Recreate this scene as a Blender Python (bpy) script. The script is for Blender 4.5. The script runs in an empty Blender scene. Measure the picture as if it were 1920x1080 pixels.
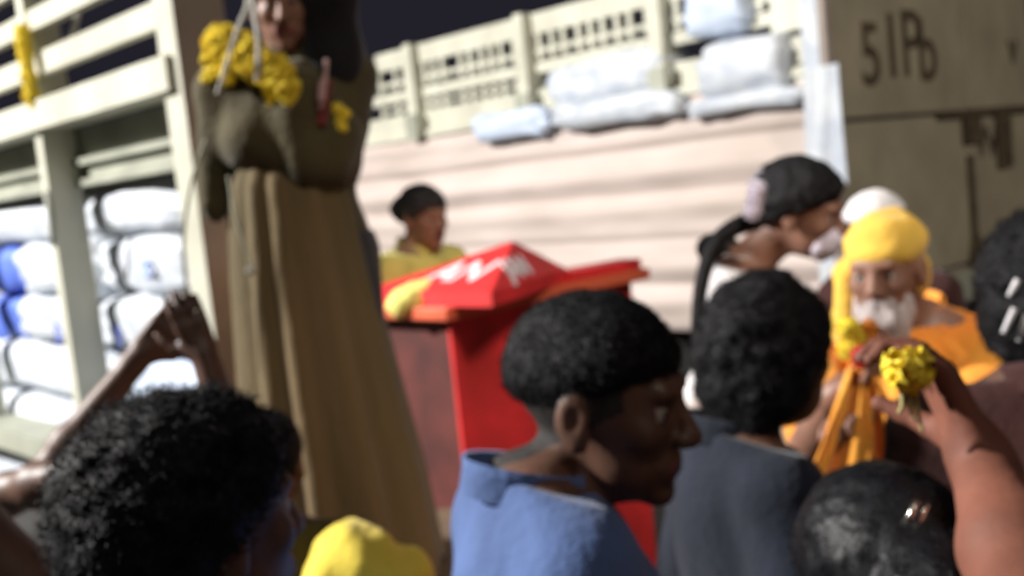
import bpy, bmesh, math, random
import numpy as np
from mathutils import Vector, Matrix
random.seed(7); rng = np.random.default_rng(7)
scene = bpy.context.scene
COL = scene.collection

# ---------------------------------------------------------------- camera
CAMZ = 1.80
FPX = 2059.0
pit, rol = math.radians(5.5), math.radians(6.0)
fwd = Vector((0, math.cos(pit), -math.sin(pit)))
up0 = Vector((0, math.sin(pit), math.cos(pit)))
r0 = Vector((1, 0, 0))
Rv = math.cos(rol)*r0 - math.sin(rol)*up0
Uv = math.sin(rol)*r0 + math.cos(rol)*up0
cam = bpy.data.cameras.new('camera'); camo = bpy.data.objects.new('camera', cam)
COL.objects.link(camo)
M = Matrix((Rv, Uv, -fwd)).transposed().to_4x4(); M.translation = (0, 0, CAMZ)
camo.matrix_world = M
cam.sensor_width = 36; cam.lens = FPX/1920*36
cam.clip_start = 0.05; cam.clip_end = 3000
cam.dof.use_dof = True; cam.dof.focus_distance = 0.42; cam.dof.aperture_fstop = 9.5   # phone that missed its focus
scene.camera = camo
# ---------------------------------------------------------------- world (night)
w = bpy.data.worlds.new('World'); scene.world = w; w.use_nodes = True
bg = w.node_tree.nodes['Background']; bg.inputs[0].default_value = (0.016, 0.0145, 0.022, 1); bg.inputs[1].default_value = 1.0
# ---------------------------------------------------------------- floodlight of the yard, high at the left, and added fill spots at the right and overhead
def lamp(name, loc, target, power, color, size, spot=None):
    l = bpy.data.lights.new(name, 'SPOT'); l.energy = power; l.color = color; l.shadow_soft_size = size
    l.spot_size = math.radians(spot or 80); l.spot_blend = 0.5
    o = bpy.data.objects.new(name, l); COL.objects.link(o); o.location = loc
    o.rotation_euler = (Vector(target)-Vector(loc)).to_track_quat('-Z', 'Y').to_euler()
    return o
lamp('yard_floodlight', (-10, 3.2, 7.2), (0, 6, 1.5), 13000, (1.0, 0.97, 0.93), 0.35, 70)
lamp('rear_fill_spot', (6.5, -6, 5.5), (3.3, 8.2, 2.9), 3700, (1.0, 0.90, 0.78), 0.6, 26)  # added fill spot, brightens the truck's unlit rear end
lamp('overhead_fill', (1.6, -2.2, 7.0), (0.4, 3.2, 1.2), 260, (1.0, 0.88, 0.74), 0.9, 90)  # added weak fill from above, out of view
lamp('booth_fill_spot', (2.6, -1.6, 6.4), (0.85, 4.0, 0.9), 1350, (1.0, 0.90, 0.78), 0.7, 28)  # added narrow fill spot to brighten the booth front
scene.view_settings.view_transform = 'Standard'; scene.view_settings.look = 'None'
scene.view_settings.gamma = 1; scene.view_settings.exposure = 0
scene.cycles.max_bounces = 6

# ---------------------------------------------------------------- helpers
def rayd(px, py):
    d = Rv*((px-960)/FPX) + Uv*(-(py-540)/FPX) + fwd
    return d/d.y
def W(px, py, D):
    """point at world distance Y = D seen at that spot of the photograph"""
    return Vector((0, 0, CAMZ)) + rayd(px, py)*D
def on_plane(px, py, P0, n):
    d = rayd(px, py); o = Vector((0, 0, CAMZ))
    return o + d*((P0-o).dot(n)/d.dot(n))

def mat(name, col, rough=0.7, bump=0.0, bscale=40, var=0.12, vscale=6, metal=0, spec=0.5, sheen=0, sss=0, stretch=None, mix2=None):
    m = bpy.data.materials.new(name); m.use_nodes = True
    nt = m.node_tree; b = nt.nodes['Principled BSDF']
    tc = nt.nodes.new('ShaderNodeTexCoord'); mp = nt.nodes.new('ShaderNodeMapping')
    nt.links.new(tc.outputs['Object'], mp.inputs[0])
    if stretch: mp.inputs['Scale'].default_value = stretch
    n1 = nt.nodes.new('ShaderNodeTexNoise'); n1.inputs['Scale'].default_value = vscale; n1.inputs['Detail'].default_value = 5
    nt.links.new(mp.outputs[0], n1.inputs['Vector'])
    rp = nt.nodes.new('ShaderNodeValToRGB')
    c2 = mix2 if mix2 else tuple(c*(1-var*2) for c in col)
    c1 = tuple(min(1, c*(1+var)) for c in col)
    rp.color_ramp.elements[0].position = 0.32; rp.color_ramp.elements[1].position = 0.66
    rp.color_ramp.elements[0].color = (*c2, 1); rp.color_ramp.elements[1].color = (*c1, 1)
    nt.links.new(n1.outputs['Fac'], rp.inputs[0]); nt.links.new(rp.outputs[0], b.inputs['Base Color'])
    b.inputs['Roughness'].default_value = rough; b.inputs['Metallic'].default_value = metal
    b.inputs['Specular IOR Level'].default_value = spec
    if sheen: b.inputs['Sheen Weight'].default_value = sheen
    if sss:
        b.inputs['Subsurface Weight'].default_value = sss; b.inputs['Subsurface Radius'].default_value = (0.01, 0.004, 0.002)
    if bump:
        n2 = nt.nodes.new('ShaderNodeTexNoise'); n2.inputs['Scale'].default_value = bscale; n2.inputs['Detail'].default_value = 4
        nt.links.new(mp.outputs[0], n2.inputs['Vector'])
        bp = nt.nodes.new('ShaderNodeBump'); bp.inputs['Strength'].default_value = bump; bp.inputs['Distance'].default_value = 0.01
        nt.links.new(n2.outputs['Fac'], bp.inputs['Height']); nt.links.new(bp.outputs[0], b.inputs['Normal'])
    return m

def props(o, label=None, cat=None, group=None, kind=None):
    if label: o['label'] = label
    if cat: o['category'] = cat
    if group: o['group'] = group
    if kind: o['kind'] = kind
    return o
def thing(name, label, cat, loc=(0, 0, 0), rz=0, group=None):
    o = bpy.data.objects.new(name, None); COL.objects.link(o); o.location = loc; o.rotation_euler = (0, 0, rz)
    o.empty_display_size = 0.1
    return props(o, label, cat, group)
def meshobj(name, verts, faces, m, parent=None, smooth=False):
    me = bpy.data.meshes.new(name); me.from_pydata([tuple(v) for v in verts], [], [tuple(f) for f in faces])
    if m: me.materials.append(m)
    if smooth: me.polygons.foreach_set('use_smooth', [True]*len(me.polygons))
    me.update()
    o = bpy.data.objects.new(name, me); COL.objects.link(o); o.parent = parent
    return o
def bmobj(name, bm, m, parent=None, smooth=False, bevel=0):
    if bevel:
        bmesh.ops.bevel(bm, geom=[e for e in bm.edges if e.is_manifold and e.calc_face_angle(0) > 0.6], offset=bevel, segments=2, affect='EDGES', profile=0.5)
    me = bpy.data.meshes.new(name); bm.to_mesh(me); bm.free()
    if m: me.materials.append(m)
    if smooth: me.polygons.foreach_set('use_smooth', [True]*len(me.polygons))
    o = bpy.data.objects.new(name, me); COL.objects.link(o); o.parent = parent
    return o
def box(bm, x0, x1, y0, y1, z0, z1, mtx=None):
    v = [bm.verts.new(p) for p in ((x0, y0, z0), (x1, y0, z0), (x1, y1, z0), (x0, y1, z0), (x0, y0, z1), (x1, y0, z1), (x1, y1, z1), (x0, y1, z1))]
    if mtx:
        for q in v: q.co = mtx @ q.co
    for f in ((3, 2, 1, 0), (4, 5, 6, 7), (0, 1, 5, 4), (1, 2, 6, 5), (2, 3, 7, 6), (3, 0, 4, 7)): bm.faces.new([v[i] for i in f])
def boxobj(name, dims, m, parent=None, bevel=0.006):
    bm = bmesh.new(); box(bm, *dims); return bmobj(name, bm, m, parent, bevel=bevel)
def tube(bm, pts, r, n=8, r1=None):
    pts = [Vector(p) for p in pts]; rings = []
    for i, p in enumerate(pts):
        t = (pts[min(i+1, len(pts)-1)]-pts[max(i-1, 0)]).normalized()
        a = t.orthogonal().normalized(); b = t.cross(a)
        if rings:
            a = (pa - t*pa.dot(t)).normalized(); b = t.cross(a)
        pa = a
        rr = r if r1 is None else r+(r1-r)*i/(len(pts)-1)
        rings.append([bm.verts.new(p+(a*math.cos(2*math.pi*k/n)+b*math.sin(2*math.pi*k/n))*rr) for k in range(n)])
    for i in range(len(rings)-1):
        for k in range(n): bm.faces.new((rings[i][k], rings[i][(k+1) % n], rings[i+1][(k+1) % n], rings[i+1][k]))
    bm.faces.new(rings[0][::-1]); bm.faces.new(rings[-1])
def curve_pts(ctrl, n=24):
    """Catmull-Rom through the control points"""
    c = [Vector(p) for p in ctrl]; c = [c[0]*2-c[1]]+c+[c[-1]*2-c[-2]]; out = []
    for i in range(1, len(c)-2):
        for k in range(n//(len(c)-3)+1):
            t = k/(n//(len(c)-3)+1)
            p0, p1, p2, p3 = c[i-1:i+3]
            out.append(0.5*((2*p1)+(p2-p0)*t+(2*p0-5*p1+4*p2-p3)*t*t+(3*p1-p0-3*p2+p3)*t**3))
    out.append(c[-2]); return out
def text_mesh(name, body, size, mtx, m, parent, extrude=0.002, shear=0, bold=0.0):
    cu = bpy.data.curves.new(name, 'FONT'); cu.body = body; cu.size = size; cu.extrude = extrude; cu.align_x = 'CENTER'; cu.align_y = 'CENTER'
    cu.shear = shear; cu.offset = bold
    t = bpy.data.objects.new(name+'_tmp', cu); COL.objects.link(t)
    dg = bpy.context.evaluated_depsgraph_get(); me = bpy.data.meshes.new_from_object(t.evaluated_get(dg))
    COL.objects.unlink(t); bpy.data.objects.remove(t)
    me.transform(mtx); me.materials.clear(); me.materials.append(m)
    o = bpy.data.objects.new(name, me); COL.objects.link(o); o.parent = parent
    return o

# ---- noise and implicit surfaces (numpy)
_T = rng.random((32, 32, 32)).astype(np.float32)*2-1
def vnoise(P, s, seed=0):
    q = P*s+seed*7.31; i = np.floor(q).astype(int); f = (q-i).astype(np.float32); f = f*f*(3-2*f)
    def g(a, b, c): return _T[(i[..., 0]+a) & 31, (i[..., 1]+b) & 31, (i[..., 2]+c) & 31]
    fx, fy, fz = f[..., 0], f[..., 1], f[..., 2]
    x00 = g(0, 0, 0)*(1-fx)+g(1, 0, 0)*fx; x10 = g(0, 1, 0)*(1-fx)+g(1, 1, 0)*fx
    x01 = g(0, 0, 1)*(1-fx)+g(1, 0, 1)*fx; x11 = g(0, 1, 1)*(1-fx)+g(1, 1, 1)*fx
    return (x00*(1-fy)+x10*fy)*(1-fz)+(x01*(1-fy)+x11*fy)*fz
def A3(v): return np.array(tuple(v), dtype=np.float64)
def cap(a, b, ra, rb=None, k=0.02): return ('c', A3(a), A3(b), ra, ra if rb is None else rb, k)
def ell(c, r, k=0.02, R=None): return ('e', A3(c), np.array(r, float), np.eye(3) if R is None else np.array(R), k)
def sub(p): return ('s',)+p
def prim_bb(p):
    if p[0] == 's': p = p[1:]
    if p[0] == 'c':
        r = max(p[3], p[4]); return np.minimum(p[1], p[2])-r, np.maximum(p[1], p[2])+r
    r = np.abs(p[3]) @ p[2] if False else np.full(3, p[2].max()); return p[1]-r, p[1]+r
def prim_d(p, P):
    if p[0] == 'c':
        a, b = p[1], p[2]; ab = b-a; L = ab@ab+1e-12
        t = np.clip(((P-a)@ab)/L, 0, 1); return np.linalg.norm(P-a-t[..., None]*ab, axis=-1)-(p[3]+(p[4]-p[3])*t)
    q = (P-p[1])@p[3]; k0 = np.linalg.norm(q/p[2], axis=-1); k1 = np.linalg.norm(q/p[2]**2, axis=-1)+1e-9
    return k0*(k0-1)/k1
def field(prims, h, infl=0.0, pad=0.03):
    lo = np.min([prim_bb(p)[0] for p in prims if p[0] != 's'], axis=0)-infl-pad
    hi = np.max([prim_bb(p)[1] for p in prims if p[0] != 's'], axis=0)+infl+pad
    n = np.ceil((hi-lo)/h).astype(int)+1
    F = np.full(n, 0.5, np.float32)
    for p in prims:
        neg = p[0] == 's'; q = p[1:] if neg else p; k = q[-1]
        b0, b1 = prim_bb(q); m = infl+3*k+0.02
        i0 = np.maximum(0, np.floor((b0-m-lo)/h).astype(int)); i1 = np.minimum(n, np.ceil((b1+m-lo)/h).astype(int)+1)
        if (i1 <= i0).any(): continue
        ax = [lo[j]+np.arange(i0[j], i1[j])*h for j in range(3)]
        P = np.stack(np.meshgrid(*ax, indexing='ij'), -1); d = prim_d(q, P).astype(np.float32)-(0 if neg else infl)
        S = F[i0[0]:i1[0], i0[1]:i1[1], i0[2]:i1[2]]
        if neg:
            hh = np.clip(0.5-0.5*(S+d)/k, 0, 1); S[:] = S*(1-hh)-d*hh+k*hh*(1-hh)
        else:
            hh = np.clip(0.5+0.5*(d-S)/k, 0, 1); S[:] = d*(1-hh)+S*hh-k*hh*(1-hh)
    return F, lo
def gridP(F, lo, h):
    ax = [lo[j]+np.arange(F.shape[j])*h for j in range(3)]
    return np.stack(np.meshgrid(*ax, indexing='ij'), -1)
def surfnet(F, lo, h):
    F = F.copy()
    for ax in range(3):
        sl = [slice(None)]*3
        for e in (0, -1):
            sl[ax] = e; F[tuple(sl)] = np.maximum(F[tuple(sl)], 0.01)
    S = F < 0
    nx, ny, nz = F.shape
    acc = np.zeros((nx-1, ny-1, nz-1, 3), np.float32); cnt = np.zeros((nx-1, ny-1, nz-1), np.float32)
    for ax in range(3):
        o1, o2 = [a for a in range(3) if a != ax]
        for u in (0, 1):
            for v in (0, 1):
                a = [None]*3; b = [None]*3
                a[ax] = slice(0, -1); b[ax] = slice(1, None)
                for o, t in ((o1, u), (o2, v)):
                    a[o] = b[o] = slice(0, -1) if t == 0 else slice(1, None)
                fa, fb = F[tuple(a)], F[tuple(b)]
                c = (fa < 0) != (fb < 0); t_ = np.where(c, fa/(fa-fb+1e-12), 0)
                cnt += c; acc[..., ax] += t_*c
                acc[..., o1] += u*c; acc[..., o2] += v*c
    act = cnt > 0; idx = np.full(cnt.shape, -1, int); idx[act] = np.arange(act.sum())
    ijk = np.argwhere(act); V = (ijk+acc[act]/cnt[act][:, None])*h+lo
    faces = []
    for ax in range(3):
        o1, o2 = (ax+1) % 3, (ax+2) % 3
        a = [slice(1, -1)]*3; b = [slice(1, -1)]*3; a[ax] = slice(0, -1); b[ax] = slice(1, None)
        sa, sb = S[tuple(a)], S[tuple(b)]
        e = np.argwhere(sa != sb)
        if not len(e): continue
        flip = sa[tuple(e.T)]
        off = np.ones(3, int); off[ax] = 0; e = e+off
        def cell(d1, d2):
            c = e.copy(); c[:, o1] -= d1; c[:, o2] -= d2; return idx[tuple(c.T)]
        q = np.stack([cell(1, 1), cell(0, 1), cell(0, 0), cell(1, 0)], -1)
        q[~flip] = q[~flip][:, ::-1]; faces.append(q)
    return V, np.concatenate(faces)
def mesh_np(name, V, Fc, m, parent=None, mats=None, mi=None, fast=True):
    me = bpy.data.meshes.new(name); me.vertices.add(len(V)); me.vertices.foreach_set('co', V.astype(np.float32).ravel())
    me.loops.add(Fc.size); me.loops.foreach_set('vertex_index', Fc.astype(np.int32).ravel())
    me.polygons.add(len(Fc)); me.polygons.foreach_set('loop_start', np.arange(0, Fc.size, Fc.shape[1], dtype=np.int32))
    me.polygons.foreach_set('loop_total', np.full(len(Fc), Fc.shape[1], np.int32))
    for q in (mats or [m]): me.materials.append(q)
    if mi is not None: me.polygons.foreach_set('material_index', mi.astype(np.int32))
    me.polygons.foreach_set('use_smooth', np.ones(len(Fc), bool))
    me.update(calc_edges=True); me.validate()
    o = bpy.data.objects.new(name, me); COL.objects.link(o); o.parent = parent
    return o

# ---------------------------------------------------------------- materials
M_ASPH = mat('asphalt', (0.05, 0.048, 0.045), 0.9, 0.4, 60, 0.2, 3)
M_PAINT = mat('cream_truck_paint', (0.52, 0.52, 0.43), 0.42, 0.12, 14, 0.10, 2.5, mix2=(0.44, 0.43, 0.35))
M_PAINT2 = mat('olive_grey_paint_and_shade', (0.30, 0.31, 0.25), 0.6, 0.12, 14, 0.12, 3)
M_PINK = mat('pale_pink_side_paint', (0.56, 0.475, 0.44), 0.7, 0.3, 6, 0.05, 1.6, mix2=(0.46, 0.385, 0.34), stretch=(0.5, 1, 2))
M_WHITE = mat('woven_white_plastic', (0.55, 0.58, 0.61), 0.6, 0.9, 10, 0.06, 5, mix2=(0.40, 0.44, 0.51))
M_WHITEB = mat('woven_pale_blue_plastic', (0.50, 0.58, 0.72), 0.55, 0.7, 12, 0.07, 5)
M_BLUE = mat('blue_plastic', (0.10, 0.17, 0.60), 0.5, 0.3, 20, 0.15, 5)
M_INK = mat('blue_print', (0.10, 0.14, 0.50), 0.6, 0, 1, 0.15, 30)
M_INK2 = mat('faint_blue_print', (0.36, 0.46, 0.78), 0.6, 0, 1, 0.1, 30)
M_DARK = mat('dark_rubber', (0.02, 0.02, 0.02), 0.8, 0.2, 20)
M_STEEL = mat('dark_steel', (0.08, 0.08, 0.075), 0.5, 0.2, 20, 0.2, 5)
M_OLIVE = mat('drab_tanker_paint', (0.30, 0.265, 0.19), 0.62, 0.1, 10, 0.09, 2.2)
M_LETTER = mat('dark_brown_lettering', (0.075, 0.055, 0.03), 0.8, 0, 1, 0.25, 9)
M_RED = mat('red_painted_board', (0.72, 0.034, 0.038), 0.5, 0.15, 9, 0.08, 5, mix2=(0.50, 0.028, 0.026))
M_REDD = mat('maroon_shaded_board', (0.10, 0.018, 0.014), 0.7, 0.1, 20, 0.2, 6)  # dark red of back and base; also holds the left side's shade
M_ORED = mat('orange_red_board', (0.70, 0.13, 0.06), 0.45, 0.1, 12, 0.12, 5)
M_LETW = mat('white_lettering', (0.80, 0.76, 0.80), 0.5, 0, 1, 0.04, 9)
M_SK1 = mat('dark_brown_skin', (0.115, 0.055, 0.035), 0.50, 0.10, 90, 0.12, 14, sss=0.05)
M_SK2 = mat('warm_brown_skin', (0.25, 0.125, 0.085), 0.50, 0.10, 90, 0.12, 14, sss=0.08)
M_SK4 = mat('reddish_brown_skin', (0.20, 0.075, 0.048), 0.65, 0.10, 90, 0.12, 14, sss=0.05, spec=.3)
M_SK3 = mat('tan_skin', (0.34, 0.20, 0.13), 0.50, 0.10, 90, 0.10, 14, sss=0.08)
M_STUB = mat('cropped_hair_on_scalp', (0.022, 0.017, 0.015), 0.7, 0.5, 300, 0.3, 60)
M_EYE = mat('eye_white', (0.30, 0.27, 0.25), 0.4)
M_IRIS = mat('dark_iris', (0.02, 0.012, 0.01), 0.1)
M_LIP = mat('lip', (0.16, 0.05, 0.045), 0.4, 0.1, 80)
M_HAIR = mat('black_hair', (0.007, 0.0065, 0.008), 0.62, 0.5, 260, 0.3, 60, spec=0.2, stretch=(1, 1, 0.3))
M_HAIRG = mat('glossy_black_hair', (0.005, 0.005, 0.007), 0.50, 0.12, 220, 0.3, 60, spec=0.22, stretch=(1, 1, 0.25))
M_HAIR2 = mat('black_hair_with_grey', (0.02, 0.02, 0.021), 0.45, 0.9, 120, 0.3, 40, spec=0.6)
M_GREYH = mat('silver_hair', (0.50, 0.48, 0.50), 0.6, 0.8, 120, 0.25, 60)
M_BEARD = mat('white_beard', (0.42, 0.36, 0.35), 0.75, 0.9, 60, 0.12, 30, stretch=(1, 1, 0.3))
def cloth(name, col, **k): return mat(name, col, 0.85, k.pop('bump', 0.35), k.pop('bscale', 60), k.pop('var', 0.10), k.pop('vscale', 8), sheen=0.15, spec=0.25, **k)
M_BLUESH = cloth('blue_shirt_cloth', (0.08, 0.135, 0.31))
M_SLATE = cloth('slate_blue_cloth', (0.009, 0.013, 0.026))
M_NAVY = cloth('navy_cloth', (0.010, 0.014, 0.026))
M_BLACK = cloth('black_cloth', (0.006, 0.006, 0.008))
M_WSH = cloth('white_shirt_cloth', (0.74, 0.72, 0.74), var=0.04)
M_PALE = cloth('pale_olive_cloth', (0.36, 0.37, 0.28))
M_YEL = cloth('yellow_cloth', (0.84, 0.66, 0.08), var=0.08)
M_TURM = cloth('turmeric_cloth', (0.80, 0.50, 0.08), var=0.12)
M_LEM = cloth('lemon_cloth', (0.86, 0.80, 0.22), var=0.08)
M_ORANGE = cloth('saffron_cloth', (0.80, 0.24, 0.03), var=0.14, mix2=(0.78, 0.36, 0.05))
M_MAROON = cloth('maroon_cloth', (0.040, 0.010, 0.008))
M_KHAKI = cloth('khaki_brown_cloth', (0.155, 0.105, 0.048), bump=0.6, mix2=(0.080, 0.064, 0.026), vscale=3.0, stretch=(1.6, 1.6, .25))
M_OLIVEC = cloth('olive_cloth', (0.068, 0.054, 0.022), bump=0.6)
M_TROU = cloth('dark_grey_cloth', (0.04, 0.04, 0.045))
M_MARI = mat('marigold_yellow', (0.93, 0.78, 0.07), 0.8, 0.3, 90, 0.05, 40, mix2=(0.85, 0.64, 0.04))
M_MARO = mat('marigold_orange', (0.85, 0.30, 0.03), 0.8, 0.5, 90, 0.10, 40)
M_REDR = cloth('dark_red_ribbon', (0.22, 0.03, 0.03))
M_REDF = mat('red_petal', (0.65, 0.03, 0.03), 0.6, 0.3, 60)
M_ROPE = mat('white_rope', (0.62, 0.60, 0.54), 0.85, 0.6, 150, 0.1, 40)
M_WOOD = mat('plank_wood', (0.12, 0.08, 0.05), 0.8, 0.4, 30, 0.2, 5)
M_METAL = mat('bright_metal', (0.7, 0.68, 0.62), 0.25, 0, 1, 0.05, 9, metal=1)
M_STEM = mat('pale_stem', (0.55, 0.50, 0.20), 0.8)
M_LAVG = cloth('lavender_grey_cloth', (0.34, 0.32, 0.38), var=0.15)
M_LAV = cloth('lavender_white_cloth', (0.68, 0.62, 0.72), var=0.05)

# ---------------------------------------------------------------- ground
me_ = 600
g = meshobj('ground', [(-me_, -me_, 0), (me_, -me_, 0), (me_, me_, 0), (-me_, me_, 0)], [(0, 1, 2, 3)], M_ASPH); props(g, kind='structure')

# ---------------------------------------------------------------- trucks: wall frame (s along the side towards the near right, t into the truck, z up)
th = math.radians(42)
SD = Vector((math.sin(th), -math.cos(th), 0)); TD = Vector((math.cos(th), math.sin(th), 0)); NV = -TD
ZD = Vector((0, 0, 1))
RZ = math.atan2(SD.y, SD.x)
class Wall:
    def __init__(s, P0): s.P0 = Vector(P0)
    def sz(s, px, py, t=0.0):
        p = on_plane(px, py, s.P0+TD*t, NV)-s.P0
        return p.dot(SD), p.z
PL = Wall((-2.8, 6.0, 0))
PC = Wall(W(720, 340, 10.9).xy.to_3d())
def truck_part(name, root, m, specs, bevel=0.006):
    bm = bmesh.new()
    for sp in specs: box(bm, *sp)
    return bmobj(name, bm, m, root, bevel=bevel)
def wheel(root, s, t, r=0.48, w=0.26):
    bm = bmesh.new(); n = 32; prof = [(r*0.58, -w/2), (r*0.93, -w/2), (r, -w/2+0.04), (r, w/2-0.04), (r*0.93, w/2), (r*0.58, w/2)]
    rings = [[bm.verts.new((s+a*math.cos(2*math.pi*k/n), t+b, r+a*math.sin(2*math.pi*k/n))) for k in range(n)] for a, b in prof]
    for i in range(6):
        for k in range(n): bm.faces.new((rings[i][k], rings[i][(k+1) % n], rings[(i+1) % 6][(k+1) % n], rings[(i+1) % 6][k]))
    wo = bmobj('wheel', bm, M_DARK, root, smooth=True)
    bm = bmesh.new(); bmesh.ops.create_cone(bm, cap_ends=True, segments=24, radius1=r*0.58, radius2=r*0.35, depth=w*0.6, matrix=Matrix.Translation((s, t, r)) @ Matrix.Rotation(math.pi/2, 4, 'X'))
    bmobj('rim', bm, M_STEEL, wo)

# --- left truck
lt = thing('cargo_truck', 'cream truck with open slatted side over stacked white sacks, at left', 'truck', PL.P0, RZ)
S = lambda px, py: PL.sz(px, py)
s_end = S(352, 300)[0]          # near corner
s_beg = -3.2
z_r1 = S(0, 68)[1]; z_r2 = S(0, 150)[1]; z_b = S(0, 243)[1]; z_pb = S(0, 372)[1]
s_p1 = S(68, 200)[0]
print('LT', s_end, s_p1, z_r1, z_r2, z_b, z_pb)
truck_part('side_rail', lt, M_PAINT, [(s_beg, s_end+0.02, 0.0, 0.05, z_r1-0.045, z_r1+0.045)])
truck_part('side_rail', lt, M_PAINT, [(s_beg, s_end+0.02, 0.0, 0.05, z_r2-0.05, z_r2+0.05)])
zr0 = z_r1+(z_r1-z_r2)
truck_part('side_rail', lt, M_PAINT, [(s_beg, s_end+0.02, 0.0, 0.05, zr0-0.045, zr0+0.045)])
truck_part('main_beam', lt, M_PAINT, [(s_beg, s_end+0.02, -0.05, 0.13, z_b-0.065, z_b+0.065)], 0.015)
truck_part('side_panel', lt, M_PAINT2, [(s_beg, s_end+0.02, 0.16, 0.19, z_pb, z_b-0.066), (s_beg, s_end+0.02, 0.12, 0.159, z_pb+0.10, z_pb+0.13), (s_beg, s_end+0.02, 0.12, 0.159, z_pb, z_pb+0.03)])  # panel colour carries the shade under the main beam
for sp, wd, dp in ((s_p1, 0.075, 0.15), (s_p1-1.7, 0.09, 0.16)):
    truck_part('side_post', lt, M_PAINT, [(sp-wd/2, sp+wd/2, -0.012, dp, 0.721, zr0+0.1)], 0.01)
truck_part('corner_post', lt, M_PAINT, [(s_end-0.075, s_end+0.075, -0.02, 0.19, 0.721, zr0+0.3)], 0.012)
truck_part('bed_frame', lt, M_PAINT2, [(s_beg, s_end+0.07, -0.03, 0.66, 0.60, 0.72)], 0.01)
truck_part('chassis', lt, M_STEEL, [(s_beg, s_end-0.1, 0.2, 0.5, 0.45, 0.599)])
truck_part('far_side_board', lt, M_PAINT2, [(s_beg, s_end-0.10, 0.62, 0.65, 0.721, 2.2)])
for s in (s_end-0.9, s_beg+0.8): 
    wheel(lt, s, 0.35, 0.29)
# little hook plates on the post
hk = S(150, 400)
bm = bmesh.new(); tube(bm, curve_pts([(s_p1+0.05, -0.03, z_pb-0.02), (s_p1+0.12, -0.05, z_pb-0.08), (s_p1+0.12, -0.05, z_pb-0.2), (s_p1+0.05, -0.03, z_pb-0.26)], 12), 0.016)
bmobj('hook', bm, M_PAINT2, lt, smooth=True)

# --- sacks
def sack(name, label, wall, s0, s1, z0, z1, t0, dep, m, seed, group=None, sag=1.0, rot=0.0):
    """pillow-shaped woven sack lying in the wall frame"""
    cs, ct, cz = (s0+s1)/2, t0+dep/2, (z0+z1)/2; a, b, c = (s1-s0)/2, dep/2, (z1-z0)/2
    nu, nv = 40, 26; u = np.linspace(0, 2*np.pi, nu, endpoint=False); v = np.linspace(-np.pi/2, np.pi/2, nv)
    U, V = np.meshgrid(u, v); e = 0.30
    sg = lambda x, p: np.sign(x)*np.abs(x)**p
    X = a*sg(np.cos(V), 0.28)*sg(np.cos(U), e); Y = b*sg(np.cos(V), 0.40)*sg(np.sin(U), e); Z = c*sg(np.sin(V), 0.70)
    P = np.stack([X, Y, Z], -1)
    r = vnoise(P+seed*1.7, 5.5, seed)*0.035+vnoise(P, 13, seed+3)*0.014
    # creases radiating near the tied ends
    endw = np.clip((np.abs(X)/a-0.55)/0.45, 0, 1)
    r = r+endw*0.016*np.sin(Z*70+seed+X*9)+0.010*np.sin(X*16+Z*24+3*vnoise(P, 4, seed))-0.012*sag*np.sin(X*7+seed)
    nrm = P/np.array([a, b, c])**1.0; nrm /= np.linalg.norm(nrm, axis=-1)[..., None]+1e-9
    P = P+nrm*r[..., None]
    P[..., 2] -= (np.abs(P[..., 0])/a)**2*0.015*sag
    if rot:
        cr, sr = math.cos(rot), math.sin(rot); x, z = P[..., 0].copy(), P[..., 2].copy(); P[..., 0] = x*cr-z*sr; P[..., 2] = x*sr+z*cr
    idx = np.arange(nu*nv).reshape(nv, nu); q = np.stack([idx[:-1], np.roll(idx, -1, 1)[:-1], np.roll(idx, -1, 1)[1:], idx[1:]], -1).reshape(-1, 4)
    o = mesh_np(name, P.reshape(-1, 3), q, m)
    o.location = wall.P0+SD*cs+TD*ct+ZD*cz; o.rotation_euler = (0, 0, RZ)
    props(o, label, 'sack', group); return o
def sack_print(o, s, z, txt, size, m, dep):
    """printed characters hugging the front of a sack"""
    T = Matrix(((1, 0, 0, s), (0, 0, 1, -dep/2-0.012), (0, 1, 0, z), (0, 0, 0, 1)))
    # text plane: x -> s, y -> z, facing -t
    T = Matrix(((1, 0, 0, s), (0, 0, -1, -dep/2-0.02), (0, 1, 0, z), (0, 0, 0, 1)))
    return text_mesh('printed_mark', txt, size, T, m, o, 0.002, bold=0.004)
ordinal = ['topmost', 'second from the top', 'third from the top', 'fourth from the top', 'fifth from the top', 'sixth from the top']
rows_px = [(372, 452), (452, 556), (560, 648), (652, 748), (756, 860), (866, 965)]
GS = 'sacks stacked in the left truck'
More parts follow.
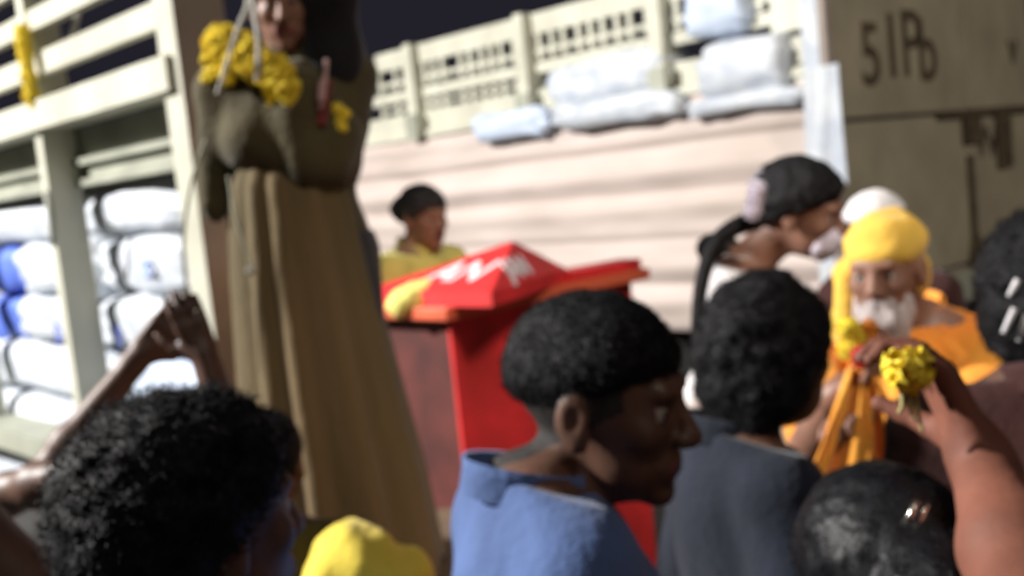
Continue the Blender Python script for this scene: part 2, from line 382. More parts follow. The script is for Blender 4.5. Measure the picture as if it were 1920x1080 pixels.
for i, (ya, yb) in enumerate(rows_px):
    z1 = PL.sz(100, ya, 0.2)[1]; z0 = PL.sz(100, yb, 0.2)[1]
    # columns: A far left of the post (ends near px 165), B between the post and the corner post
    sA0 = PL.sz(-120, 500, 0.2)[0]; sA1 = PL.sz((158, 165, 150, 165, 140, 150)[i], 500, 0.2)[0]; sB1 = PL.sz(345, 500, 0.2)[0]+0.05
    dep = 0.42
    mA = M_WHITE
    if i in (1, 2):    # a blue sack shows at the very edge, a white one right of it
        sM = PL.sz((28, 18)[i-1], 500, 0.2)[0]
        sack('sack', 'blue plastic sack at the left edge of the truck load, '+('upper' if i == 1 else 'lower')+' of the two', PL, sM-0.62, sM, z0, z1, 0.22, dep, M_BLUE, 30+i, GS)
        oA = sack('sack', 'white sack %s between the blue sack and the thin truck post' % ordinal[i], PL, sM, sA1, z0, z1, 0.20, dep, mA, i, GS)
    else:
        oA = sack('sack', 'white sack %s in the pile left of the thin truck post' % ordinal[i], PL, sA0, sA1, z0, z1, 0.20, dep, mA, i, GS)
    oB = sack('sack', ('white', 'white', 'white', 'white', 'pale', 'pale')[i]+' sack %s in the pile between thin post and corner post' % ordinal[i], PL, sA1+0.0, sB1, z0, z1, 0.20+0.02*(i % 2), dep, M_WHITE if i < 3 else M_WHITEB, 10+i, GS)
    if i == 1: sack_print(oB, 0.12, -0.01, '22', 0.10, M_INK2, dep)
    if i == 2:
        pa = sack_print(oA, 0.15, -0.06, '\u25CF' if False else 'D', 0.14, M_INK, dep); sack_print(oB, -0.22, -0.05, 'D', 0.15, M_INK, dep)
    if i == 4: sack_print(oB, 0.06, 0.03, '2222', 0.09, M_INK2, dep)
# yellow garland tied on the thin post
# ---------------------------------------------------------------- centre truck
ct = thing('cargo_truck', 'long truck with pink ribbed side, cream lattice rails and drab rear end with dark letters', 'truck', PC.P0, RZ)
C = lambda px, py: PC.sz(px, py)
sL = C(640, 300)[0]-4.0; sR = C(1558, 200)[0]
zt = C(720, 100)[1]; z1a = C(760, 133)[1]
print('CT', sR, zt, C(740, 170), C(800, 245), C(700, 250), C(900, 600), C(1500, 330))
z_low = C(800, 245)[1]; z_pink = z_low-0.06; z_bot = 0.55
sS = C(705, 130)[0]      # where the lattice starts
# pink ribbed side: wavy section swept along the side
prof = []; nz = 120; NR = 5.0
for k in range(nz+1):
    z = z_bot+(z_pink-z_bot)*k/nz; ph = (z_pink-z)/(z_pink-z_bot)*NR
    f = abs(math.sin(math.pi*ph)); prof.append((z, -0.055*(f**0.8)-0.012*math.sin(ph*9.1)))
ss = np.linspace(sL, sR-0.12, 90); vv = []; ff = []
for s in ss:
    for (z, t) in prof: vv.append((s, t+0.022*vnoise(np.array([s, 0, z*2]), 1.1, 2)+0.008*vnoise(np.array([s, 0, z*2]), 4, 3)+0.005*math.sin(s*3+z*2), z+0.012*vnoise(np.array([s, 3, z]), 0.8, 5)))
m_ = nz+1
for i in range(len(ss)-1):
    for k in range(nz): ff.append((i*m_+k, (i+1)*m_+k, (i+1)*m_+k+1, i*m_+k+1))
meshobj('ribbed_side', vv, ff, M_PINK, ct, smooth=True)
truck_part('side_back', ct, M_PAINT2, [(sL, sR-0.12, 0.03, 0.07, z_bot, z_pink)])
truck_part('ledge', ct, M_PAINT, [(sL, sR, -0.05, 0.10, z_pink, z_low+0.0)], 0.015)
zr = [C(720, 108)[1], C(740, 182)[1], ]
top_h = 0.17
truck_part('top_rail', ct, M_PAINT, [(sS-0.0, sR, 0.0, 0.06, zt-top_h, zt)], 0.012)
zA = C(770, 178)[1]; zm = zA
truck_part('middle_rail', ct, M_PAINT, [(sS-0.55, sR, 0.0, 0.05, zA-0.045, zA+0.045)], 0.01)
zB = C(770, 222)[1]
truck_part('lower_rail', ct, M_PAINT, [(sS-0.55, sR, 0.0, 0.05, z_low, zB+0.045)], 0.01)
# lattice pickets between rails
bm = bmesh.new(); s = sS
while s < sR:
    box(bm, s, s+0.045, 0.006, 0.044, zA+0.061, zt-top_h-0.001)
    if s < C(1010, 150)[0]: box(bm, s, s+0.045, 0.006, 0.044, zB+0.046, zA-0.061)
    s += random.choice((0.13, 0.15, 0.26, 0.17))
box(bm, sS, sR-.13, 0.010, 0.030, (zA+zt-top_h)/2-.02, (zA+zt-top_h)/2+.02); box(bm, sS, C(1010, 150)[0], 0.010, 0.030, (zA+zB)/2-.012, (zA+zB)/2+.012)
bmobj('lattice', bm, M_PAINT, ct)
truck_part('back_rail', ct, M_PAINT2, [(sS-0.4, sR, 0.25, 0.29, zA+0.02, zA+0.10), (sS-0.4, sR, 0.25, 0.29, zB, zB+0.08)])
for px, py in ((795, 180), (1004, 140), (1256, 100)):
    s = C(px-8, py)[0]
    truck_part('side_post', ct, M_PAINT, [(s-0.05, s+0.05, -0.10, 0.12, z_low-0.04, zt+0.01)], 0.008)
    truck_part('post_foot', ct, M_PAINT2, [(s-0.08, s+0.08, -0.14, -0.101, z_low-0.08, z_low+0.16)], 0.008)
truck_part('end_post', ct, M_WHITE, [(sR-0.12, sR, -0.09, 0.12, 0.9, zt+0.4)], 0.012)
truck_part('bed_frame', ct, M_PAINT2, [(sL, sR, 0.08, 2.4, z_bot-0.02, z_bot+0.2)])
truck_part('chassis', ct, M_STEEL, [(sL, sR-0.5, 0.5, 1.9, 0.4, z_bot-0.021)])
truck_part('far_side', ct, M_PAINT2, [(sL, sR, 2.36, 2.4, z_bot+0.2, z_low+0.3)])
# horizontal slats of the section nearest the end post
sE0 = C(1455, 100)[0]
for yy in (-20, 30, 92, 150):
    z = C(1500, yy)[1]
    truck_part('end_slat', ct, M_PAINT, [(sE0, sR-0.121, -0.03, 0.03, z-0.085, z+0.085)], 0.01)
for s in (sL+1.2, (sL+sR)/2+1, sR-1.3): 
    wheel(ct, s, 0.3, 0.5)
# load of the centre truck
GC = 'sacks loaded in the centre truck'
def csack(label, x0, x1, ytop, ybot, xm, m, seed, t0=-0.02, dep=0.5):
    z1 = PC.sz(xm, ytop, t0)[1]; z0 = PC.sz(xm, ybot, t0)[1]; s0 = PC.sz(x0, 150, t0)[0]; s1 = PC.sz(x1, 150, t0)[0]
    return sack('sack', label, PC, s0, s1, z0, z1, t0, dep, m, seed, GC, 0.5)
csack('big white sack bulging through the rails between two truck posts', 1018, 1240, 98, 190, 1130, M_WHITE, 61, -0.16)
csack('big white sack at the end of the truck rails beside the dark slats', 1300, 1462, 68, 185, 1380, M_WHITE, 62, -0.20)
csack('pale blue sack high on the truck above the white one', 1290, 1400, -45, 66, 1345, M_WHITEB, 63, -0.14)
csack('flat white sack hanging over the ledge left of the second post', 868, 1012, 208, 262, 940, M_WHITEB, 64, -0.22, 0.3)
csack('flat white sack lying on the ledge under the rails, right of the second post', 1020, 1262, 180, 232, 1140, M_WHITE, 65, -0.22, 0.3)
csack('flat white sack lying on the ledge near the truck end', 1270, 1500, 172, 212, 1390, M_WHITE, 66, -0.20, 0.3)
# white sheet at the truck end
def sheet_pts(corners, nu, nv, amp, fold, nrm, seed):
    a, b, c, d = corners; out = []
    for j in range(nv+1):
        for i in range(nu+1):
            u, v = i/nu, j/nv
            p = (a*(1-u)+b*u)*(1-v)+(d*(1-u)+c*u)*v
            out.append(p+nrm*(amp*math.sin(u*fold*6.28+seed+v*1.3)*(0.4+0.6*v)+amp*0.4*math.sin(u*fold*13+v*4)))
    f = [(j*(nu+1)+i, j*(nu+1)+i+1, (j+1)*(nu+1)+i+1, (j+1)*(nu+1)+i) for j in range(nv) for i in range(nu)]
    return out, f
def sheet(name, corners, m, label, cat, amp=0.03, fold=2, nrm=NV, nu=30, nv=30, th=0.004, seed=0, parent=None):
    v, f = sheet_pts(corners, nu, nv, amp, fold, nrm, seed)
    o = meshobj(name, v, f, m, parent, smooth=True)
    md = o.modifiers.new('thickness', 'SOLIDIFY'); md.thickness = th
    if label: props(o, label, cat)
    return o
def CP(px, py, t): return on_plane(px, py, PC.P0+TD*t, NV)
sheet('white_tarpaulin', [CP(1508, 130, -0.16), CP(1572, 118, -0.16), CP(1592, 345, -0.16), CP(1516, 352, -0.16)], M_WHITE, 'white tarpaulin hanging down the end post of the pink truck', 'tarpaulin', 0.02, 1.0)

# ---------------------------------------------------------------- rear end of the same truck, facing away from the floodlight
RP0 = PC.P0+SD*(sR+0.02)+TD*(-0.06)
rear_m = Matrix(((0, -1, 0, sR+0.02), (1, 0, 0, -0.06), (0, 0, 1, 0), (0, 0, 0, 1)))   # rear frame (x = into the truck, y = away, z) in truck coordinates
def RS(px, py, t=0.0):
    p = on_plane(px, py, RP0+SD*(-t), SD)-RP0; return p.dot(TD), p.z
zseam = RS(1800, 210)[1]; xv = RS(1812, 100)[0]; xv2 = RS(1826, 400)[0]; ztop = RS(1700, -190)[1]; xr = 3.15
print('RV', zseam, xv, xv2, ztop)
def rbox(name, m, specs, bevel=0.008, parent=None):
    bm = bmesh.new()
    for s_ in specs: box(bm, *s_, rear_m)
    bmesh.ops.recalc_face_normals(bm, faces=bm.faces)
    return bmobj(name, bm, m, parent or ct, bevel=bevel)
gp = 0.012
zs2 = RS(1800, 500)[1]
rbox('rear_panel', M_OLIVE, [(0.08, xv-gp, 0, 0.04, zseam+gp, ztop)], 0.012)
rbox('rear_panel', M_OLIVE, [(xv+gp, xr, 0, 0.04, zseam+gp, ztop)], 0.012)
rbox('rear_door', M_OLIVE, [(0.08, xv2-gp, 0.012, 0.05, zs2+gp, zseam-gp)], 0.014)
rbox('rear_door', M_OLIVE, [(xv2+gp, xr, 0.012, 0.05, zs2+gp, zseam-gp)], 0.014)
rbox('rear_skirt', M_OLIVE, [(0.08, xr, 0.025, 0.06, 0.7, zs2-gp)], 0.012)
rbox('rear_wall', M_STEEL, [(0.09, xr-.01, 0.061, 0.09, 0.7, ztop-.02)])
rbox('rear_post', mat('worn_edge_paint', (0.30, 0.25, 0.22), 0.6, 0.1, 10, 0.1, 3), [(-0.02, 0.075, -0.03, 0.10, 0.7, ztop)], 0.02)
rbox('ledge_strip', M_LETTER, [(RS(1755, 210)[0], xr, -0.05, -.001, zseam-0.04, zseam+0.016)], 0.01)
rbox('hinge', M_LETTER, [(RS(1804, 240)[0], RS(1834, 240)[0], -0.035, -.001, RS(1820, 270)[1], zseam-0.041)], 0.006)
rbox('hinge', M_LETTER, [(RS(1866, 240)[0], RS(1890, 240)[0], -0.035, -.001, RS(1880, 315)[1], zseam-0.041)], 0.006)
xa, za = RS(1826, 440); w1 = 0.11; zb = RS(1826, 495)[1]
rbox('locking_bar', M_LETTER, [(xa-.025, xa+.03, -0.03, 0.011, zb+.01, RS(1826, 290)[1])], 0.006)
bm = bmesh.new()
vs = [bm.verts.new(rear_m @ Vector(p)) for p in ((xa-0.03, -0.038, za), (xa+0.035, -0.038, za), (xa+w1, -0.038, zb), (xa-w1, -0.038, zb), (xa-0.03, 0.011, za), (xa+0.035, 0.011, za), (xa+w1, 0.011, zb), (xa-w1, 0.011, zb))]
for f in ((0, 3, 2, 1), (4, 5, 6, 7), (0, 1, 5, 4), (1, 2, 6, 5), (2, 3, 7, 6), (3, 0, 4, 7)): bm.faces.new([vs[i] for i in f])
bmesh.ops.recalc_face_normals(bm, faces=bm.faces)
bmobj('bar_foot', bm, M_LETTER, ct, bevel=.004)
def rtext(txt, px, py, size, bold=0.012, sx=1.0, y=-.004):
    x, z = RS(px, py); T = rear_m @ Matrix(((sx, 0, 0, x), (0, 0, -1, y), (0, 1, 0, z), (0, 0, 0, 1)))
    return text_mesh('lettering', txt, size, T, M_LETTER, ct, 0.002, bold=bold)
rtext('5', 1632, 108, 0.60, 0.008, 0.95); rtext('I', 1672, 92, 0.62, 0.010); rtext('P', 1708, 88, 0.66, 0.008, 0.95); rtext('b', 1738, 100, 0.62, 0.012, 0.95)
rtext('V', 1898, 100, 0.24, 0.014); rtext('W', 1852, 268, 0.36, 0.006, 1.1, y=.008)

# ---------------------------------------------------------------- people
def rotm(yaw, pitch, roll=0.0):
    """head frame to body frame: yaw left+, pitch down+, roll to the right+"""
    return np.array((Matrix.Rotation(yaw, 3, 'Z') @ Matrix.Rotation(-pitch, 3, 'X') @ Matrix.Rotation(roll, 3, 'Y')))
def head_prims(c, R, s, ears=True):
    c = A3(c); P = lambda x, y, z: c+R@np.array((x, y, z))*s
    E = lambda x, y, z, a, b, d, k=0.02: ell(P(x, y, z), (a*s, b*s, d*s), k*s, R)
    K = lambda a, b, ra, rb, k=0.01: cap(P(*a), P(*b), ra*s, rb*s, k*s)
    L = [E(0, -.014, .036, .076, .098, .084), E(0, .030, -.022, .060, .062, .082, .03), E(0, .040, -.068, .048, .046, .036, .03),
         E(0, .078, -.097, .020, .016, .015, .02), K((0, .090, .018), (0, .112, -.024), .0075, .0115, .012),
         K((-.012, .103, -.028), (.012, .103, -.028), .0085, .0085, .010), K((-.034, .082, .030), (.034, .082, .030), .010, .010, .014),
         E(-.040, .066, -.018, .020, .018, .018, .02), E(.040, .066, -.018, .020, .018, .018, .02),
         K((-.020, .088, -.0555), (.020, .088, -.0555), .0075, .0075, .010), K((-.015, .089, -.067), (.015, .089, -.067), .0085, .0085, .009),
         sub(E(-.031, .094, .006, .014, .014, .010, .012)), sub(E(.031, .094, .006, .014, .014, .010, .012)),
         E(-.031, .076, .006, .0125, .0125, .0115, .004), E(.031, .076, .006, .0125, .0125, .0115, .004),
         sub(K((-.020, .100, -.0615), (.020, .100, -.0615), .0022, .0022, .004))]
    if ears:
        for sg in (-1, 1):
            L += [E(sg*.079, -.006, -.002, .010, .022, .034, .010), sub(E(sg*.090, .000, .000, .007, .011, .017, .006)), E(sg*.078, .002, -.030, .008, .011, .012, .010)]
    return L
def hand_prims(wr, d, n, s, curl=0.4, side=1, spread=1.0, h=0):
    """wrist, finger direction, palm normal (the fingers curl towards it); side=+1: thumb on the left of (d x n)"""
    wr = A3(wr); d = A3(d); d /= np.linalg.norm(d); n = A3(n); n = n-d*(n@d); n /= np.linalg.norm(n); b = np.cross(d, n)*side
    L = [cap(wr-d*.02*s, wr+d*.02*s, .026*s, .024*s, .02*s)]
    P = lambda x, y, z: wr+(d*y+b*x+n*z)*s
    for x in (-.028, -.010, .009, .027): L.append(cap(P(x*.75, .02, 0), P(x, .082, 0), .0145*s, .0115*s, .012*s))
    fl = ((-.030, .060), (-.0105, .076), (.0095, .082), (.029, .074)); 
    for i, (x, ln) in enumerate(fl):
        a = 0.12+curl*0.55*(1+0.15*(3-i)*random.uniform(.6, 1.3)); p = P(x, .086, 0); ang = a*0.5; dx = x*0.9*spread
        for j, (q, r0_, r1_) in enumerate(((.45, .0092, .0086), (.30, .0086, .0080), (.25, .0080, .0070))):
            v = d*math.cos(ang)+n*math.sin(ang)+b*dx*1.6*(1 if j == 0 else .4); v /= np.linalg.norm(v); p2 = p+v*ln*q*s
            L.append(cap(p, p2, r0_*s, r1_*s, .0035*s)); p = p2; ang += a
    p = P(.024, .022, .004)     # thumb from the side of the palm near its base
    for j, (q, r0_, r1_) in enumerate(((.038, .0155, .0115), (.030, .0108, .0098), (.024, .0098, .0080))):
        v = b*(0.75-.22*j)+d*(0.62+.15*j)+n*(0.28+.25*curl*j); v /= np.linalg.norm(v); p2 = p+v*q*s; L.append(cap(p, p2, r0_*s, r1_*s, .006*s)); p = p2
    return L

def person(label, hc, face, floor=0.0, head=(0, 0, 0), arms=None, skin=M_SK2, shirt=M_BLACK, trousers=M_TROU, hair='short', hairm=M_HAIR, sleeve=1.0,
           h=0.0075, hcut=None, hf=0.03, hk=.935, stub=False, hs=1.0, seed=0, cat='person', extra=None, lean=(0, 0), shirt_len=0.0, slim=1.0, neckcut=0.0, group=None):
    """hc: world centre of the head; face: horizontal body facing (x, y); head: yaw, pitch, roll relative to the body;
       arms: dict R/L -> (elbow, wrist, finger dir, palm normal, curl) in world space"""
    hc = Vector(hc); H = (hc.z-floor)/hk; s = H/1.7; a0 = math.atan2(face[1], face[0])-math.pi/2
    Rw = Matrix.Rotation(a0, 3, 'Z'); hl = Vector((lean[0], hf*s+lean[1], hc.z-floor))
    base = Vector((hc.x, hc.y, floor))-Rw@Vector((hl.x, hl.y, 0)); root = thing('person', label, cat, base, a0, group)
    toL = lambda p: A3(Rw.inverted()@(Vector(p)-base)); dL = lambda p: A3(Rw.inverted()@Vector(p))
    v = lambda x, y, z: np.array((x+lean[0]*max(0, (z-.9)/.7)/1.0*(1/s if s else 1)*0+0, y, z))*s+np.array((lean[0], lean[1], 0))*max(0, min(1, (z-.9)/.7))
    R = rotm(*head); hcl = A3(hl)
    HP = head_prims(hcl, R, s*hs)
    neck = [cap(hcl+R@np.array((0, -.030, -.055))*s, v(0, -.035, 1.43), .052*s*slim, .058*s*slim, .03*s)]
    w_ = slim
    torso = [ell(v(0, -.005, 1.27), (.158*s*w_, .108*s, .19*s), .05*s), ell(v(0, .0, 1.07), (.138*s*w_, .10*s, .17*s), .05*s), ell(v(0, -.005, .94), (.158*s*w_, .112*s, .12*s), .05*s),
             cap(v(-.145*w_, -.02, 1.385), v(.145*w_, -.02, 1.385), .062*s, .062*s, .05*s), cap(v(-.04, -.035, 1.46), v(-.13, -.025, 1.41), .045*s, .045*s, .04*s), cap(v(.04, -.035, 1.46), v(.13, -.025, 1.41), .045*s, .045*s, .04*s),
             cap(v(-.07*w_, .055, 1.30), v(.07*w_, .055, 1.30), .055*s, .055*s, .04*s), ell(v(0, -.06, 1.30), (.12*s, .06*s, .12*s), .04*s)]
    legs = []
    for g_ in (-1, 1):
        legs += [cap(v(g_*.085, 0, .90), v(g_*.10, .015, .49), .082*s, .056*s, .04*s), cap(v(g_*.10, .015, .49), v(g_*.105, -.02, .10), .055*s, .036*s, .02*s), cap(v(g_*.10, -.02, .33), v(g_*.10, -.02, .28), .054*s, .045*s, .03*s)]
    feet = [cap(v(g_*.105, -.04, .05), v(g_*.125, .15, .035), .038*s, .030*s, .02*s) for g_ in (-1, 1)]
    upper, fore, hands, sl = [], [], [], []
    for sd, g_ in (('L', -1), ('R', 1)):
        sh = v(g_*.175*w_, -.02, 1.385)
        if arms and sd in arms:
            q = arms[sd]; el, wr = toL(q[0]), toL(q[1]); fd, pn, cu = dL(q[2]), dL(q[3]), q[4]; tf = q[5] if len(q) > 5 else g_
        else:
            el, wr = v(g_*.225, -.045, 1.11), v(g_*.235, .03, .87); fd, pn, cu, tf = np.array((0, .12, -1.)), np.array((-g_, 0, 0.)), .45, g_
        upper += [cap(sh, el, .052*s, .040*s, .03*s)]; fore += [cap(el, el+(wr-el)*.3, .038*s, .041*s, .02*s), cap(el+(wr-el)*.3, wr, .041*s, .026*s, .02*s)]
        hands += hand_prims(wr, fd, pn, s, cu, tf)
        m_s = sh+(el-sh)*min(1, sleeve*2 if sleeve < .5 else 1)
        sl.append((cap(sh, m_s, .058*s, .050*s, .03*s)))
        if sleeve >= 1: sl += [cap(el, wr, .047*s, .034*s, .02*s)]
    body = HP+neck+torso+upper+fore+hands+legs+feet
    F, lo = field(body, h); V, Q = surfnet(F, lo, h)
    # eye, lip materials by position in the head frame
    fc = V[Q].mean(1); L_ = (fc-hcl)@R/(s*hs); mi = np.zeros(len(Q), int)
    for g_ in (-1, 1):
        dd = L_-np.array((g_*.031, .076, .006)); e_ = (np.linalg.norm(dd, axis=1) < .0135) & (dd[:, 1] > .004) & (np.abs(dd[:, 2]) < .0065); mi[e_] = 1
        mi[e_ & (np.hypot(dd[:, 0], dd[:, 2]) < .006)] = 2
    mi[(np.abs(L_[:, 0]) < .024) & (np.abs(L_[:, 2]+.0615) < .011) & (L_[:, 1] > .088)] = 3
    if stub: mi[(L_[:, 2] > .62*L_[:, 1]-.020) & (L_[:, 1] < .045) & (np.abs(L_[:, 0]) < .082)] = 4
    mesh_np('body', V, Q, None, root, [skin, M_EYE, M_IRIS, M_LIP, M_STUB], mi)
    # shirt
    fold = lambda P: 0.006*vnoise(P*np.array((1, 1, .45)), 17, seed)+0.005*vnoise(P+P[..., [1, 2, 0]]*.5, 9, seed+1)+0.0015*vnoise(P, 45, seed+5)
    hh = max(h, .0085)
    if shirt:
        pr = torso[:]+sl
        if shirt_len: pr += [cap(v(0, 0, .95), v(0, 0, .95-shirt_len), .13*s, .155*s, .05*s)]
        F, lo = field(pr, hh, .014, .04); P = gridP(F, lo, hh); F = F+fold(P).astype(np.float32)
        zc = 1.475+neckcut; nb = v(0, -.035, 1.44)
        F = np.maximum(F, ((P[..., 2]-zc*s)+0.35*(P[..., 1]-nb[1])).astype(np.float32)); F = np.maximum(F, (.90*s-shirt_len*s-P[..., 2]).astype(np.float32))
        V, Q = surfnet(F, lo, hh); so = mesh_np('shirt', V, Q, shirt, root)
        # collar: a band round the neck
        bm = bmesh.new(); n = 28; ring = []
        for j, (rz_, rr) in enumerate(((0, 1.22), (.030, 1.12), (.045, 1.10), (.040, 1.02), (.0, 1.05))):
            ring.append([bm.verts.new(tuple(v(.068*rr*math.cos(2*math.pi*k/n), -.03+.072*rr*math.sin(2*math.pi*k/n), 1.455+rz_-.022*math.sin(2*math.pi*k/n)))) for k in range(n)])
        for j in range(4):
            for k in range(n): bm.faces.new((ring[j][k], ring[j][(k+1) % n], ring[j+1][(k+1) % n], ring[j+1][k]))
        bmobj('collar', bm, shirt, so, smooth=True)
    if trousers:
        F, lo = field([torso[2]]+legs, hh*1.2, .016, .04); P = gridP(F, lo, hh*1.2); F = F+fold(P).astype(np.float32); F = np.maximum(F, (P[..., 2]-.965*s).astype(np.float32)); F = np.maximum(F, (.09*s-P[..., 2]).astype(np.float32))
        V, Q = surfnet(F, lo, hh*1.2); mesh_np('trousers', V, Q, trousers, root)
        for g_ in (-1, 1):
            F, lo = field([cap(v(g_*.105, -.04, .045), v(g_*.125, .15, .035), .043*s, .035*s, .02*s)], .009, .006); P = gridP(F, lo, .009); F = np.maximum(F, (.004-P[..., 2]).astype(np.float32)); V, Q = surfnet(F, lo, .009); mesh_np('shoe', V, Q, M_DARK, root)
    # hair
    k = s*hs; HPx = lambda x, y, z: hcl+R@np.array((x, y, z))*k
    def hairmesh(name, prims, thick, m, cut=(0.72, -.008), amp=.004, fr=60, hg=.005, fn=None):
        F, lo = field(prims, hg, thick*k, .03); P = gridP(F, lo, hg); Lp = ((P-hcl)@R)/k
        F = F+(amp*k*vnoise(Lp, fr, seed)+amp*k*.7*vnoise(Lp, fr*2.1, seed+4)).astype(np.float32)
        if cut is not None:
            F = np.maximum(F, ((cut[0]*Lp[..., 1]+cut[1]-Lp[..., 2]+.006*vnoise(Lp, 40, seed+9))*k).astype(np.float32))
            dc = Lp[..., 2]-(cut[0]*Lp[..., 1]+cut[1]); F = F+(thick*k*.92*np.clip(1-dc/.028, 0, 1)).astype(np.float32)
        if fn is not None: F = np.maximum(F, fn(Lp).astype(np.float32))
        V, Q = surfnet(F, lo, hg); return mesh_np(name, V, Q, m, root), V
    skull = [ell(HPx(0, -.014, .036), (.076*k, .098*k, .084*k), .02, R)]
    ho = None; D_near = hc.y < 2.2
    if hair == 'short': ho, HV = hairmesh('hair', skull, .012, hairm, hcut or (0.80, -.012), .0018, 75)
    elif hair == 'buzz': ho, HV = hairmesh('hair', skull, .007, hairm, (0.85, -.022), .002, 80)
    elif hair == 'curly':
        ho, HV = hairmesh('hair', skull+[ell(HPx(0, -.035, .015), (.080*k, .085*k, .085*k), .02, R)], .018, hairm, (0.75, -.02), .006, 48)
    elif hair == 'full': ho, HV = hairmesh('hair', skull+[ell(HPx(0, -.045, -.02), (.078*k, .066*k, .09*k), .03, R)], .018, hairm, (0.80, -.045), .005, 45)
    elif hair == 'bun':
        ho, HV = hairmesh('hair', skull+[ell(HPx(0, -.125, .02), (.045*k, .036*k, .042*k), .02, R)], .013, hairm, (0.75, -.03), .003, 45)
    if hair in ('curly', 'full', 'short', 'bun') and ho is not None and D_near:      # loose curls at the outline
        n = {'curly': 3600, 'full': 2200, 'short': 5000, 'bun': 3000}[hair]; sel = rng.choice(len(HV), n); cen = HPx(0, -.02, .02); vs, fs = [], []
        for i in sel:
            p = HV[i]; nn = p-cen; nn /= np.linalg.norm(nn); t1 = np.cross(nn, rng.normal(size=3)); t1 /= np.linalg.norm(t1); t2 = np.cross(nn, t1)
            L0 = rng.uniform(.008, .018)*k*{'curly': .9, 'full': .8, 'short': .45, 'bun': .4}[hair]; r_ = rng.uniform(.003, .006)*k; ph = rng.uniform(0, 6.28); b_ = len(vs); wd = t1*0.0011*k
            for j in range(6):
                u = j/5; q = p+nn*(L0*u-.004*k)+(t1*math.cos(ph+u*4.5)+t2*math.sin(ph+u*4.5))*r_*u*1.6; vs += [q-wd*(1-u*.7), q+wd*(1-u*.7), q+np.cross(nn, wd)*1.2*(1-u*.7)]
            for j in range(5):
                for a_, c_ in ((0, 1), (1, 2), (2, 0)): fs.append((b_+j*3+a_, b_+j*3+c_, b_+j*3+3+c_, b_+j*3+3+a_))
        mesh_np('curls', np.array(vs), np.array(fs), hairm, ho)
    info = dict(root=root, s=s, k=k, R=R, hcl=hcl, HPx=HPx, hairmesh=hairmesh, skull=skull, v=v, toL=toL, Rw=Rw, base=base, seed=seed)
    return info
def sdfobj(name, prims, m, parent, h=.006, infl=0, amp=0, fr=40, seed=0, cutfn=None, st=(1, 1, 1)):
    F, lo = field(prims, h, infl, .03); P = gridP(F, lo, h)
    if amp: F = F+(amp*vnoise(P*np.array(st), fr, seed)).astype(np.float32)
    if cutfn: F = np.maximum(F, cutfn(P).astype(np.float32))
    V, Q = surfnet(F, lo, h); return mesh_np(name, V, Q, m, parent)

def marigold(c, r, seed=0, flat=1.0):
    """ruffled pom-pom: returns verts, quads"""
    rg = np.random.default_rng(seed); V, Fc = [], []
    c = A3(c); n = 46
    for i in range(n):
        z = 1-2*(i+.5)/n; ph = i*2.39996+rg.uniform(-.2, .2); d = np.array((math.sqrt(1-z*z)*math.cos(ph), math.sqrt(1-z*z)*math.sin(ph), z))
        a = np.cross(d, rg.normal(size=3)); a /= np.linalg.norm(a); b = np.cross(d, a); L = r*rg.uniform(.85, 1.12); w_ = r*.30; k = len(V)
        V += [c+d*L*.25, c+d*L*.75+a*w_, c+d*L+a*w_*.6+b*w_*.5, c+d*L*1.03-a*w_*.6+b*w_*.3, c+d*L*.75-a*w_, c+d*L*.93-b*w_*.8]
        Fc += [(k, k+1, k+2, k+5), (k, k+5, k+3, k+4), (k+5, k+2, k+3, k+3)]
    # core
    k = len(V); m_, q_ = 8, 5
    for j in range(q_+1):
        for i in range(m_): 
            t = math.pi*j/q_; p = 2*math.pi*i/m_; V.append(c+r*.8*np.array((math.sin(t)*math.cos(p), math.sin(t)*math.sin(p), math.cos(t))))
    for j in range(q_):
        for i in range(m_): Fc.append((k+j*m_+i, k+(j+1)*m_+i, k+(j+1)*m_+(i+1) % m_, k+j*m_+(i+1) % m_))
    return V, Fc
def flowers(name, centers, r, m, label, cat, parent=None, group=None):
    V, Fc = [], []
    for i, c in enumerate(centers):
        a, b = marigold(c, r*random.uniform(.85, 1.15), i+len(centers)); k = len(V); V += a; Fc += [tuple(x+k for x in f) for f in b]
    tri = [tuple(dict.fromkeys(f)) for f in Fc]
    o = meshobj(name, V, tri, m, parent, smooth=False)
    if label: props(o, label, cat, group)
    return o

# ===== A: curly head, foreground left
pA = person('person with thick curly black hair and pale olive shirt, back to us, at lower left', W(366, 985, 1.06), (.80, .60), head=(.1, .05, 0), arms={'L': (W(-60, 1000, 1.14), W(-230, 960, 1.25), (-1, .3, .3), (0, 0, -1), .4)}, skin=M_SK1, shirt=M_PALE, hair='curly', h=.006, seed=1, hs=1.06, sleeve=1.0)
# ===== D: centre man in blue shirt, profile to the right
pD = person('person in bright blue shirt with close-cut black hair, seen in profile at centre', W(1128, 755, 1.38), (.95, .30), head=(-.74, .16, 0), skin=M_SK1, shirt=M_BLUESH, slim=.84, hf=.085, hk=.918, stub=True, hair='short', hcut=(0.30, .016), h=.0055, seed=2, hs=1.12, sleeve=.4, neckcut=.01)
# ===== J: black haired person with slate shirt
pJ = person('person in slate blue shirt with big black hair, back turned, right of the blue shirt', W(1444, 672, 1.72), (.97, .25), head=(.50, .05, 0), skin=M_SK1, shirt=M_SLATE, slim=.78, hair='full', hf=.05, h=.008, seed=3, hs=1.10, sleeve=.4)
